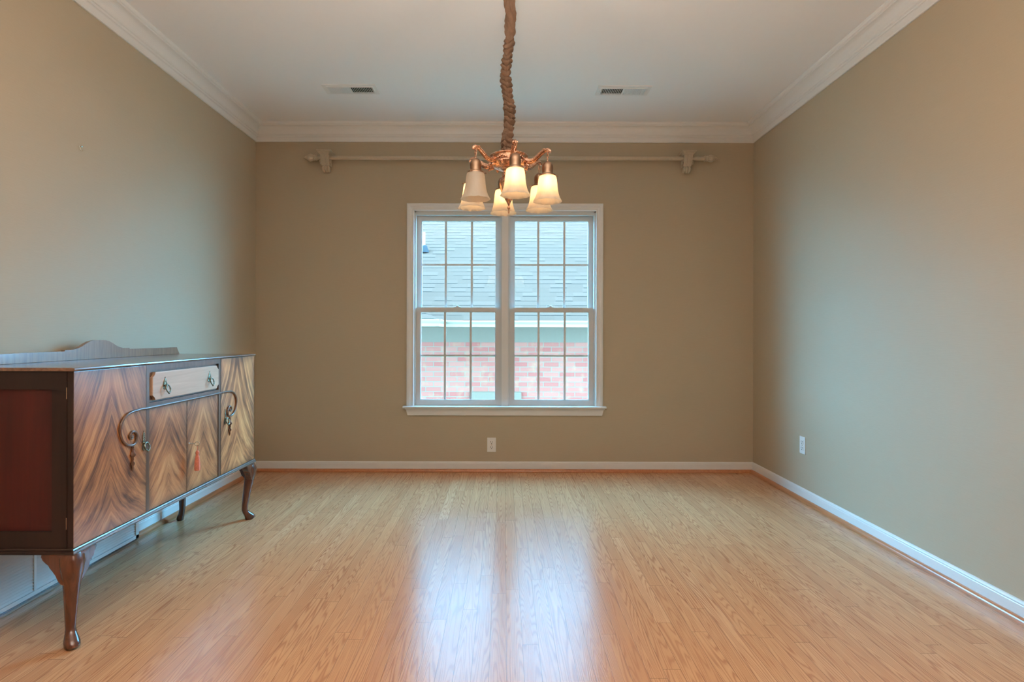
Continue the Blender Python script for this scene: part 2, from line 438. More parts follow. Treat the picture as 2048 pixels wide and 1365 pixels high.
shoe = [(.0121, .0002), (.031, .0002)] + [(.0121 + .019 * math.cos(a), .004 + .020 * math.sin(a)) for a in [k * PI / 12 for k in range(7)]]
for i, sd in enumerate(('left', 'back', 'right')): run('trim_%d' % (i + 4), M_shoe, shoe, sd)

# ================================================================== window
def rect_sweep(x0, x1, z0, z1, prof, y, closed=False):
    """prof: (outward offset, protrusion towards the room)"""
    L = []
    for o, p in prof:
        L.append([(x0 - o, y - p, z0 - (o if closed else 0)), (x0 - o, y - p, z1 + o), (x1 + o, y - p, z1 + o), (x1 + o, y - p, z0 - (o if closed else 0))])
    m = MB(); bm = m.bm
    V = [[bm.verts.new(p) for p in l] for l in L]; n = len(V)
    for i in range(n):
        a, c = V[i], V[(i + 1) % n]
        for j in range(4 if closed else 3):
            bm.faces.new((a[j], a[(j + 1) % 4], c[(j + 1) % 4], c[j]))
    if not closed:
        bm.faces.new([v[0] for v in V]); bm.faces.new([v[3] for v in reversed(V)])
    return m
ZS = wz(812.3)
cas = [(0, 0), (0, .011), (.004, .015), (.009, .015), (.012, .011), (.026, .014), (.034, .020), (.044, .022), (.054, .022), (.058, .018), (.058, 0)]
m = rect_sweep(OX0, OX1, ZS, OZ1, cas, YB)
# centre mullion cover, moulded
MX0, MX1 = wx(1003), wx(1016.5)
m.box(MX0 + .002, MX1 - .002, YB - .006, YB + .10, ZS, OZ1); m.box(MX0 + .012, MX1 - .012, YB - .010, YB - .004, ZS, OZ1 - .001)
struct(m.build('trim_7', M_white))
# stool and apron
m = MB(); xa, xb = wx(807.5), wx(1211.5); zt = ZS
prof = [(YB + .06, zt), (YB - .045, zt), (YB - .050, zt - .004), (YB - .050, zt - .012), (YB - .045, zt - .017), (YB + .06, zt - .017)]
m.prism(prof, 'x', xa, xb)
ap = [(wx(812), zt - .0172), (wx(1208), zt - .0172), (wx(1204), wz(831)), (wx(816), wz(831))]
m.prism(ap, 'y', YB, YB - .016)
m.box(wx(811), wx(1209), YB, YB - .026, zt - .0172, zt - .028)
struct(m.build('trim_8', M_white))

def lock(parent, x, z, y):
    b = MB(); b.box(x - .028, x + .028, y - .012, y + .012, z, z + .006, .002)
    b.lathe([(.013, 0), (.014, .004), (.013, .010), (.006, .013), (.0, .013)], (x, y, z + .006), 16)
    b.tube([(x, y, z + .014), (x - .014, y - .004, z + .017), (x - .032, y - .006, z + .018)], [.005, .0045, .004], 8)
    o = b.build('sash_lock', M_sash, parent, smooth=40)
def unit(name, lx0, lx1, up, lo, upv, lov, lockpx):
    """up/lo: glass px (x0,x1,y0,y1) of the two sashes; upv/lov: muntin px centres"""
    YU, YL = YB + .075, YB + .035       # glass planes, upper sash outside
    root = empty(name, (wx((up[0] + up[1]) / 2), YB + .06, ZS)); struct(root)
    m = MB()
    x0, x1 = lx0, lx1
    # jamb liner: sides, head, sill, with parting stops
    for xa, xb in ((x0, x0 + .012), (x1 - .012, x1)): m.box(xa, xb, YB + .002, YB + .15, ZS, OZ1)
    m.box(x0, x1, YB + .002, YB + .15, OZ1 - .012, OZ1); m.box(x0, x1, YB + .061, YB + .158, OZ0, ZS - .001)
    for xa, xb in ((x0 + .012, x0 + .020), (x1 - .020, x1 - .012)): m.box(xa, xb, YB + .052, YB + .058, ZS, OZ1 - .012)
    m.box(x0 + .012, x1 - .012, YB + .006, YB + .050, OZ1 - .030, OZ1 - .012)
    m.build('jamb_frame', M_sash, root)
    def sash(nm, Y, g, fr, vx, hy, t=.036):
        gx0, gx1, gz1, gz0 = wx(g[0], Y), wx(g[1], Y), wz(g[2], Y), wz(g[3], Y)
        fx0, fx1, fz0, fz1 = fr
        s = MB(); a, c = Y - t / 2, Y + t / 2
        s.box(fx0, gx0, a, c, fz0, fz1).box(gx1, fx1, a, c, fz0, fz1).box(gx0, gx1, a, c, gz1, fz1).box(gx0, gx1, a, c, fz0, gz0)
        # glazing bevel
        for (p0, p1, q0, q1) in ((gx0, gx0 + .005, gz0, gz1), (gx1 - .005, gx1, gz0, gz1), (gx0, gx1, gz1 - .005, gz1), (gx0, gx1, gz0, gz0 + .005)):
            s.box(p0, p1, Y - .010, Y + .010, q0, q1)
        for v in vx:
            xc = wx(v, Y); s.box(xc - .0085, xc + .0085, Y - .002, Y + .0005, gz0, gz1)
        zc = wz(hy, Y); s.box(gx0, gx1, Y - .0022, Y + .0003, zc - .0072, zc + .0072)
        so = s.build(nm, M_sash, root)
        WORLD[so.name] = WORLD[root.name]
        MB().box(gx0 + .001, gx1 - .001, Y + .001, Y + .004, gz0 + .001, gz1 - .001).build('pane', M_glass, so)
        return so
    zm1 = wz(616, YL); zm0 = wz(624, YL)
    sash('upper_sash', YU, up, (x0 + .013, x1 - .013, wz(624, YU), OZ1 - .013), upv, 530.3)
    sash('lower_sash', YL, lo, (x0 + .013, x1 - .013, ZS + .001, zm1), lov, 711.8)
    lock(root, wx(lockpx, YL), zm1, YL)
unit('window_1', OX0, MX0 + .002, (843, 992, 442.5, 618), (841.3, 991.5, 624, 800.3), (891.6, 943.5), (890, 941.6), 915)
unit('window_2', MX1 - .002, OX1, (1028, 1176.3, 442.5, 618), (1028, 1177.2, 624, 800.3), (1076, 1128), (1077, 1129.3), 1101)

# ================================================================== neighbour house seen outside
def house():
    GZ = -.7; YW = 7.8; YE = 7.2; ZE = 1.27; th = math.radians(31.2); Sl = 4.2
    root = empty('brick_house', (0, YW, GZ))
    tag(root, 'brick house with grey shingle roof and white gutter seen outside the window', 'house')
    MB().box(-3.0, 3.0, YW, YW + 6, GZ, ZE - .01).build('brick_wall', M_brick, root, origin=(0, 0, -.02))
    MB().box(-3.0, 3.0, YW - .02, YW - .001, .99, 1.19).build('frieze_board', M_frieze, root)
    MB().box(-3.2, 3.2, YE + .02, YW + .02, 1.192, 1.205).build('soffit', M_gutter, root)
    def sl(y, x): return (x, y, ZE + (y - YE) * math.tan(th))
    yr = YE + Sl * math.cos(th); zr = ZE + Sl * math.sin(th)
    b = MB(); b.prism([(YE - .01, ZE - .02), (YE - .01, ZE), (yr, zr), (yr + 5, zr - 3), (yr + 5, zr - 3.03), (yr, zr - .03)], 'x', -3.3, 3.3)
    # lower left bay of the roof, coming forward of the main eave
    YF = 6.62; xc = -.80; d = YE - YF
    tz = ZE + .0
    up = 1.6
    P = lambda x, y, z: (x, y, z)
    A = P(-3.3, YF, tz); B_ = P(xc, YF, tz); C_ = P(xc, YE, tz)
    t = math.tan(th)
    D = P(xc - up, YF + up, tz + up * t)          # hip top
    E = P(-3.3, YF + up, tz + up * t)
    b.face([A, B_, D, E]); b.face([B_, C_, P(xc - .001, YE + .01, tz + .01), P(xc - up, YE + up * 1.0, tz + up * t), D])
    b.build('roof', M_roof, root, origin=(0, 0, 0))
    g = MB()
    def gut(p0, p1, nrm):
        # K-style gutter profile extruded between two points, nrm = outward
        prof = [(0, 0), (.075, .0), (.085, -.012), (.072, -.030), (.055, -.045), (.050, -.080), (0, -.080)]
        L0 = [(p0[0] + nrm[0] * q, p0[1] + nrm[1] * q, ZE + v) for q, v in prof]; L1 = [(p1[0] + nrm[0] * q, p1[1] + nrm[1] * q, ZE + v) for q, v in prof]
        g.loops([L0, L1])
    gut((xc, YE), (3.3, YE), (0, -1)); gut((-3.3, YF), (xc + .05, YF), (0, -1)); gut((xc, YF - .05), (xc, YE), (1, 0))
    g.box(-3.3, xc, YF, YE + .05, 1.188, 1.2)
    g.build('gutter', M_gutter, root)
    # vent pipe standing on the slope
    py = 505; v = (HY - py) / F
    yy = (CAMZ - ZE + YE * math.tan(th)) / (math.tan(th) - v) ; zz = CAMZ + v * yy
    x = (847.5 - CX) / F * yy; k = yy / F
    p = MB(); p.lathe([(2.6 * k, 4 * k), (2.6 * k, 40 * k), (1.9 * k, 40 * k), (1.9 * k, 20 * k)], (x, yy, zz), 16)
    po = p.build('vent_pipe', M_pipe, root, smooth=40)
    q = MB(); q.lathe([(9 * k, -1 * k), (8 * k, 3 * k), (6 * k, 8 * k), (5 * k, 12 * k), (2.7 * k, 14 * k)], (x + 1.5 * k, yy, zz), 16); q.build('pipe_boot', M_boot, po, origin=(0, 0, 0), smooth=40).location = -Vector(WORLD[po.name])
    # top of a window low in the brick wall
    a, c, zt = wx(940, 7.78), wx(1043, 7.78), wz(785, 7.78)
    f = MB(); f.box(a, c, YW - .03, YW - .001, zt - .14, zt).box(a, a + .07, YW - .03, YW - .001, -.5, zt - .14).box(c - .07, c, YW - .03, YW - .001, -.5, zt - .14).box(a, c, YW - .03, YW - .001, -.58, -.5)
    fo = f.build('window_frame', M_frieze, root)
    WORLD[fo.name] = WORLD[root.name]
    MB().box(a + .07, c - .07, YW - .012, YW - .006, -.5, zt - .14).build('pane', M_dark, fo)
house()
struct(MB().box(-14, 14, YB + T + .01, 22, -.9, -.7).build('trim_9', M_ground)).name = 'ground'

# ================================================================== small fixtures
def outlet(px, py, side, label):
    if side == 'back':
        cx, cz = wx(px), wz(py); root = empty('electrical_outlet', (cx, YB, cz)); P = lambda u, d, v: (cx + u, YB - d, cz + v)
    else:
        cy = F * XR / (px - CX); cz = CAMZ + (HY - py) * cy / F; root = empty('electrical_outlet', (XR, cy, cz)); P = lambda u, d, v: (XR - d, cy - u, cz + v)
    def bx(m, u0, u1, d0, d1, v0, v1, bev=0):
        a, c = P(u0, d0, v0), P(u1, d1, v1); m.box(a[0], c[0], a[1], c[1], a[2], c[2], bev)
    m = MB(); bx(m, -.035, .035, .0002, .005, -.057, .057, .0015); m.build('cover_plate', M_vinyl, root)
    for v in (.0205, -.0205):
        r = MB(); bx(r, -.0165, .0165, .0052, .0075, v - .014, v + .014, .001); ro = r.build('receptacle', M_vinyl, root)
        WORLD[ro.name] = WORLD[root.name]
        s = MB(); bx(s, -.0085, -.0055, .0076, .0079, v - .001, v + .009); bx(s, .0055, .0085, .0076, .0079, v - .001, v + .008)
        bx(s, -.003, .003, .0076, .0079, v - .011, v - .005); s.build('slots', M_dark, ro)
    s = MB(); bx(s, -.003, .003, .0051, .0063, -.003, .003); s.build('screw', M_steel, root)
    tag(root, label, 'outlet', 'duplex wall outlets')
outlet(983.7, 890.2, 'back', 'white duplex outlet low on the brown back wall below the window')
outlet(1606.5, 889.5, 'right', 'white duplex outlet low on the bare right side wall')

def vent(x0, x1, y0, y1, dark_right, label):
    root = empty('ceiling_vent', ((x0 + x1) / 2, (y0 + y1) / 2, H)); tag(root, label, 'vent', 'ceiling air registers')
    z = H - .0002; m = MB(); f = .026; e = .030
    xa, xb, ya, yb = x0 + e, x1 - e, y0 + f + .006, y1 - f
    m.box(x0, xa, y0, y1, z - .005, z).box(xb, x1, y0, y1, z - .005, z).box(xa, xb, y0, ya, z - .005, z).box(xa, xb, yb, y1, z - .005, z)
    # raised inner lip
    for q in ((xa - .006, xb + .006, ya - .006, ya, ), (xa - .006, xb + .006, yb, yb + .006), (xa - .006, xa, ya, yb), (xb, xb + .006, ya, yb)): m.box(*q, z - .009, z - .005)
    m.box((xa + xb) / 2 - .004, (xa + xb) / 2 + .004, ya, yb, z - .009, z)
    m.build('register_frame', M_white, root)
    MB().box(xa, xb, ya, yb, z - .0006, z).build('duct_opening', M_dark, root)
    n = 13; w_ = (xb - xa) / 2 / n; mid = (xa + xb) / 2
    for half in (0, 1):
        for k in range(n):
            cx = (mid if half else xa) + (k + .5) * w_
            s = (1 if half else -1)
            # blades lean away from the register's middle
            t = .0008; dx = .0048 * s
            bl = MB(); bl.prism([(cx - dx - t, z - .001), (cx - dx + t, z - .001), (cx + dx * .8 + t, z - .0115), (cx + dx * .8 - t, z - .0115)], 'y', ya, yb)
            bl.build('louver', M_white, root)
    l = MB(); l.box(xb + .008 if dark_right else xa - .012, xb + .012 if dark_right else xa - .008, (ya + yb) / 2 - .012, (ya + yb) / 2 + .012, z - .014, z - .004)
    l.build('damper_lever', M_white, root)
vent(-1.232, -.868, 3.85, 4.0, True, 'white ceiling air register left of the chandelier chain')
vent(.628, .99, 3.86, 4.01, False, 'white ceiling air register right of the chandelier chain')

# return-air grille low on the left wall under the sideboard
def grille():
    y0, y1, z0, z1 = 2.06, 3.067, .012, .330
    root = empty('wall_grille', (XL, (y0 + y1) / 2, 0)); tag(root, 'white louvered air return grille at floor level behind the sideboard', 'grille')
    xi = XL + .0315; xo = XL + .046
    m = MB(); e = .024
    m.box(xi, xo, y0, y0 + e, z0, z1).box(xi, xo, y1 - e, y1, z0, z1).box(xi, xo, y0, y1, z0, z0 + e * .7).box(xi, xo, y0, y1, z1 - e, z1)
    m.box(XL + .0312, xi + .002, y0, y1, z0, z1)
    for q in (.33, .66): yy = y0 + (y1 - y0) * q; m.box(xi, xo - .002, yy - .006, yy + .006, z0, z1)
    m.box(XL + .0008, XL + .0312, y0, y1, .0825, z1)
    m.build('grille_frame', M_white, root)
    l = MB(); n = 22
    for k in range(n):
        zz = z0 + e * .7 + (z1 - z0 - 1.7 * e) * (k + .5) / n
        l.prism([(xi + .002, zz + .0055), (xi + .003, zz + .0065), (xo - .003, zz - .0045), (xo - .004, zz - .0055)], 'y', y0 + .01, y1 - .01)
    l.build('louvers', M_white, root)
    MB().box(XL + .032, XL + .041, y0, y1 - .004, .0005, .008).build('base_strip', M_walnut, root)
grille()

# picture hook on the left wall
def hook():
    y = F * -XL / (CX - 157.8); z = CAMZ + (HY - 298) * y / F
    m = MB(); m.lathe([(.0, .0), (.0045, .0), (.0045, .002), (.0018, .004), (.0018, .012), (.004, .013), (.004, .015), (0, .016)], (XL, y - .002, z + .006), 12, axis='x')
    m.tube([(XL + .002, y + .002, z + .002), (XL + .004, y + .002, z - .008), (XL + .009, y + .003, z - .013), (XL + .014, y + .004, z - .010)], .0022, 8)
    tag(m.build('picture_hook', M_steel, smooth=40), 'tiny metal picture hook high on the left side wall', 'hook')
hook()

# ================================================================== curtain rod and brackets
RY, RZ, RR = 4.545, 2.493, .0155
def rod():
    xl, xr = wx(633, RY), wx(1408, RY)
    root = empty('curtain_rod', (0, RY, RZ)); tag(root, 'long tan curtain rod with carved finials above the window', 'curtain rod')
    MB().lathe([(RR, xl), (RR, xr)], (0, RY, RZ), 24, axis='x').build('rod', M_drop, root, smooth=40)
    for s, x in ((-1, xl), (1, xr)):
        def fn(r, z, a):
            k = abs(z - x); fl = 1 + (.07 * math.cos(8 * a) if .024 < k < .075 else 0)
            return r * fl, z
        pr = [(0, -.002), (.020, -.002), (.023, .003), (.022, .008), (.017, .012), (.022, .017), (.023, .021), (.018, .026), (.024, .034), (.028, .044), (.029, .052), (.026, .064), (.019, .072), (.014, .078), (.015, .083), (.012, .090), (.007, .098), (.004, .104), (0, .106)]
        MB().lathe([(r, x + s * q) for r, q in pr], (0, RY, RZ), 32, axis='x', fn=fn).build('finial', M_drop, root, smooth=50)
rod()
def bracket(xc, label):
    root = empty('rod_bracket', (xc, YB, RZ)); tag(root, label, 'bracket', 'carved curtain rod brackets')
    zc1, zc0 = RZ + .046, RZ + .016
    m = MB()  # moulded cap
    for (w0, p0, za, zb) in ((.056, .122, zc1 - .007, zc1), (.052, .117, zc1 - .012, zc1 - .007)):
        m.box(xc - w0, xc + w0, YB - p0, YB - .001, za, zb)
    a, c = zc1 - .012, zc0 + .002
    L = []
    for k in range(6):
        t = k / 5; w_ = .050 - .014 * math.sin(t * PI / 2); p_ = .113 - .016 * math.sin(t * PI / 2); z = a + (c - a) * t
        L.append([(xc - w_, YB - p_, z), (xc + w_, YB - p_, z), (xc + w_, YB - .001, z), (xc - w_, YB - .001, z)])
    m.loops(L); m.build('cap', M_drop, root)
    # fluted scroll body with an eye for the rod
    def front(z):  # projection of the front face by height
        t = (zc0 - z) / .075
        return .096 - .040 * t ** 1.5
    def ext(u):
        return 0
    n = 5; w_ = .033
    b_ = MB()
    for k in range(n):
        x0 = xc - w_ + 2 * w_ * k / n; x1 = x0 + 2 * w_ / n
        prj = .004 * math.sin((k + .5) / n * PI) + (0 if k % 2 else .0035)
        zs = [zc0 - .078 * i / 10 for i in range(11)]
        outer = [(YB - front(z) - prj, z) for z in zs]
        cy, cz, cr = RY, RZ, RR + .0008
        circ = [(cy + cr * math.cos(t), cz + cr * math.sin(t)) for t in [2 * PI * q / 20 for q in range(21)]]
        back = [(YB - .001, zs[-1]), (YB - .001, cz - .0003)]
        poly = outer + back + [(cy + cr, cz - .0003)] + [circ[q] for q in range(19, 0, -1)] + [(cy + cr, cz + .0003), (YB - .001, cz + .0003), (YB - .001, zs[0])]
        b_.prism(poly, 'x', x0 + .0008, x1 - .0008)
    b_.build('scroll_body', M_drop, root)
    # curled leaf foot
    f = MB()
    z0 = RZ - .064
    for k in range(3):
        u = (k - 1) * .021
        f.tube([(xc + u * .8, YB - .046, z0), (xc + u, YB - .050, z0 - .012), (xc + u, YB - .044, z0 - .026), (xc + u * .9, YB - .026, z0 - .037), (xc + u * .7, YB - .012, z0 - .036)], [.009, .0125, .013, .011, .006], 12)
    f.build('leaf_foot', M_drop, root, smooth=60)
    for sg in (-1, 1):
        s_ = MB(); pts = []
        for i in range(22):
            a = i / 21 * 3.6 * PI; r = .022 * (1 - i / 24)
            pts.append((xc + sg * .0405, YB - .062 - r * math.cos(a) * .8, RZ - .012 + 0 - .0 + r * math.sin(a) - .012))
        s_.tube([(p[0], p[1] + .03 if False else p[1], p[2] - .012) for p in pts], [.0042 - .0001 * i for i in range(22)], 8)
        s_.build('side_volute', M_drop, root, smooth=60)
bracket(-1.4146, 'carved tan rod bracket at the left end of the curtain rod')
bracket(.0135, 'carved tan rod bracket in the middle of the rod, behind the chandelier')
bracket(1.4416, 'carved tan rod bracket at the right end of the curtain rod')

# ================================================================== chandelier
def chandelier():
    AX, AY = .0185, 2.55
    root = empty('chandelier', (AX, AY, H)); tag(root, 'copper toned brass chandelier with six frosted glass bell shades', 'chandelier')
    # lathed pan with top rim
    pan = [(.0, 1.884), (.074, 1.884), (.0785, 1.892), (.083, 1.892), (.085, 1.888), (.083, 1.884), (.080, 1.882), (.0795, 1.862), (.084, 1.858), (.085, 1.853), (.079, 1.849), (.070, 1.843), (.055, 1.835), (.040, 1.829), (.027, 1.825), (.021, 1.820), (.019, 1.814), (.0, 1.814)]
    MB().lathe(pan, (AX, AY, 0), 48).build('pan', M_filig, root, smooth=35)
    # cartouches around the pan
    for k in range(6):
        ring = MB()
        a = math.radians(-90 + 8 + 30 + 60 * k); c, s_ = math.cos(a), math.sin(a)
        for q in range(-2, 3):
            aa = a + q * .11; r = .0825
            ring.lathe([(0, -.0035), (.0048, -.003), (.0055, 0), (.0048, .003), (0, .0035)], (AX + r * math.cos(aa), AY + r * math.sin(aa), 1.872 - abs(q) * .0035), 10)
        ring.lathe([(0, .012), (.006, .010), (.010, .003), (.0075, -.005), (.003, -.012), (0, -.014)], (AX + .082 * c, AY + .082 * s_, 1.848), 10)
        ring.build('rosette', M_copper, root, smooth=50)
    urn = [(.0, 1.816), (.018, 1.816), (.024, 1.811), (.020, 1.806), (.030, 1.800), (.040, 1.786), (.043, 1.770), (.0405, 1.752), (.033, 1.730), (.022, 1.708), (.012, 1.690), (.0055, 1.677), (.0030, 1.670), (.0062, 1.664), (.0068, 1.659), (.0035, 1.653), (.0022, 1.649), (.0045, 1.644), (.002, 1.636), (0, 1.634)]
    MB().lathe(urn, (AX, AY, 0), 36).build('pendant_urn', M_filig, root, smooth=40)
    # ceiling canopy and fabric sleeve over the chain
    MB().lathe([(0, H - .0005), (.062, H - .0005), (.064, H - .006), (.055, H - .018), (.035, H - .03), (.02, H - .036), (0, H - .036)], (AX, AY, 0), 32).build('canopy', M_copper, root, smooth=40)
    rings = []; N_, NA = 620, 60; zt, zb = H - .037, 1.893; zj = 2.417
    for i in range(N_ + 1):
        z = zt + (zb - zt) * i / N_
        ox = .010 * noise.noise(Vector((z * 6, 1.7, 0))) * 2; oy = .004 * noise.noise(Vector((z * 5, 9.7, 0))) * 2
        ring_ = []
        up = 1 / (1 + math.exp(-(z - zj) / .012))
        pinch = .30 * math.exp(-((z - zj) / .010) ** 2) + .22 * math.exp(-((z - 2.345) / .010) ** 2)
        gather = noise.noise(Vector((z * 26, 3.3, 0)))
        endt = min(1, (z - zb) / .02 + .35)
        for k in range(NA):
            a = 2 * PI * k / NA
            cx_, sy_ = math.cos(a), math.sin(a)
            # bunched ruffles below, long twisted folds above
            zz = z + .010 * math.sin(a + z * 7) + .006 * math.sin(2 * a + 5 * z)
            rf = noise.noise(Vector((cx_ * .9, sy_ * .9, zz * 42)))
            rf2 = noise.noise(Vector((cx_ * 2.2 + 5, sy_ * 2.2, zz * 75)))
            ridge = (1 - abs(rf) * 2.2) * .5
            tier = (zz / .025 + .30 * math.sin(a + z * 9) + .9 * noise.noise(Vector((z * 9, 7.1, 0)))) % 1.0
            puff = abs(math.sin(PI * tier)) ** .6
            low = .0160 + .0082 * puff + .0045 * rf2 + .0050 * gather + .0090 * max(0, noise.noise(Vector((cx_ * 1.1 + 9, sy_ * 1.1, z * 17)))) + .0025 * noise.noise(Vector((cx_ * 4, sy_ * 4, zz * 30)))
            tw = a + z * 16
            hi = .0225 + .0060 * math.sin(3 * tw) * .6 + .006 * noise.noise(Vector((math.cos(tw) * 2, math.sin(tw) * 2, z * 9))) + .004 * noise.noise(Vector((cx_ * 3, sy_ * 3, zz * 40)))
            r = (hi * up + low * (1 - up)) * (1 - pinch) * endt
            ring_.append((AX + ox + r * cx_, AY + oy + r * sy_, z + .004 * rf2 * (1 - up)))
        rings.append(ring_)
    MB().loops(rings).build('fabric_sleeve', M_fabric, root, smooth=75)
    # one arm, then copies
    R_ = .180; RIM = 1.673; first = None
    o0 = Vector((AX, AY, H))
    pts = [(.072, 1.868), (.088, 1.858), (.104, 1.855), (.122, 1.862), (.140, 1.876), (.156, 1.889), (.170, 1.896), (.182, 1.896), (.190, 1.890), (.191, 1.883)]
    def local(parts): return parts
    arm = MB(); P3 = [(AX + r, AY, z) for r, z in pts]
    arm.tube(P3, [.0125, .0125, .0118, .011, .0102, .0095, .009, .0085, .0072, .005], 12, flat=(1.1, .8))
    for sg in (-1, 1):
        arm.tube([(AX + r, AY + sg * .0085, z - .001) for r, z in pts[:8]], .0034, 8)
    arm.lathe([(0, .006), (.006, .004), (.008, 0), (.005, -.005), (0, -.007)], (AX + .163, AY, 1.900), 10)
    for q in range(4):
        arm.lathe([(0, .004), (.004, 0), (0, -.004)], (AX + .1 + q * .016, AY, (1.8465, 1.850, 1.862, 1.8755)[q]), 8)
    # acanthus leaf under the root
    arm.tube([(AX + .074, AY, 1.846), (AX + .088, AY, 1.842), (AX + .098, AY, 1.836), (AX + .094, AY, 1.829)], [.007, .006, .004, .002], 8)
    a0 = arm.build('arm', M_copper, root, origin=o0, smooth=45)
    WORLD[a0.name] = tuple(o0)
    ch = MB()
    for q in range(3):
        zc = 1.8845 - q * .0125
        loop = []
        for t in range(14):
            an = 2 * PI * t / 14
            u = .0048 * math.cos(an); v = .0085 * math.sin(an)
            loop.append((AX + R_ + (u if q % 2 else 0), AY + (0 if q % 2 else u), zc + v))
        ch.tube(loop, .0016, 6, closed=True, up=Vector((.3, .5, .8)))
    ch.build('chain', M_copper, a0, origin=o0, smooth=60)
    so = Vector((AX + R_, AY, RIM))
    c_ = MB(); c_.lathe([(0, .180), (.0035, .179), (.004, .174), (.011, .172), (.0185, .166), (.0235, .155), (.0243, .142), (.0235, .126), (.025, .120), (.030, .118), (.0355, .115), (.036, .109), (.033, .1085), (.031, .114), (0, .1165)], so, 28)
    for q in range(3):
        a = 2 * PI * q / 3 + .5; u = Vector((math.cos(a), math.sin(a), 0))
        b0 = so + Vector((0, 0, .112)) + u * .034
        c_.tube([b0, b0 + u * .008], .0018, 8); c_.tube([b0 + u * .008, b0 + u * .0115], .0036, 8)
    c_.build('socket_cap', M_cap, a0, origin=o0, smooth=40)
    def scal(r, z, a):
        q = max(0, (RIMW - (z - 0)) / RIMW) if z < RIMW else 0
        return r * (1 + .014 * q * math.cos(10 * a)), z + .0008 * q * math.cos(10 * a + 1)
    RIMW = .020
    outer = [(.0285, .1135), (.034, .1125), (.0375, .106), (.0395, .096), (.0415, .080), (.0432, .062), (.0455, .045), (.0490, .030), (.0535, .017), (.0585, .007), (.0625, .0)]
    inner = [(r - .0022, z) for r, z in reversed(outer)]
    sh = MB(); sh.lathe(outer + inner, (0, 0, 0), 60, fn=scal)
    sh_o = sh.build('glass_shade', M_shade, None, origin=(0, 0, 0), smooth=60); sh_o.parent = a0; sh_o.location = so - o0
    bl = [(0, .112), (.009, .110), (.010, .100), (.012, .094), (.0165, .082), (.0175, .072), (.014, .060), (.007, .052), (0, .050)]
    bo = MB(); bo.lathe(bl, (0, 0, 0), 16); b_o = bo.build('bulb', M_bulb, None, origin=(0, 0, 0), smooth=60); b_o.parent = a0; b_o.location = so - o0
    kids = list(a0.children)
    for k in range(6):
        ang = math.radians(-90 + 8 + 60 * k)
        if k == 0: a = a0
        else:
            a = a0.copy(); COL.objects.link(a); a.parent = root
            for c in kids:
                d = c.copy(); COL.objects.link(d); d.parent = a
                if c.name.startswith('bulb') and k == 5:
                    d.data = c.data.copy(); d.data.materials[0] = M_bulboff; d['label'] = 'unlit bulb'
        a.rotation_euler = (0, 0, ang)
chandelier()

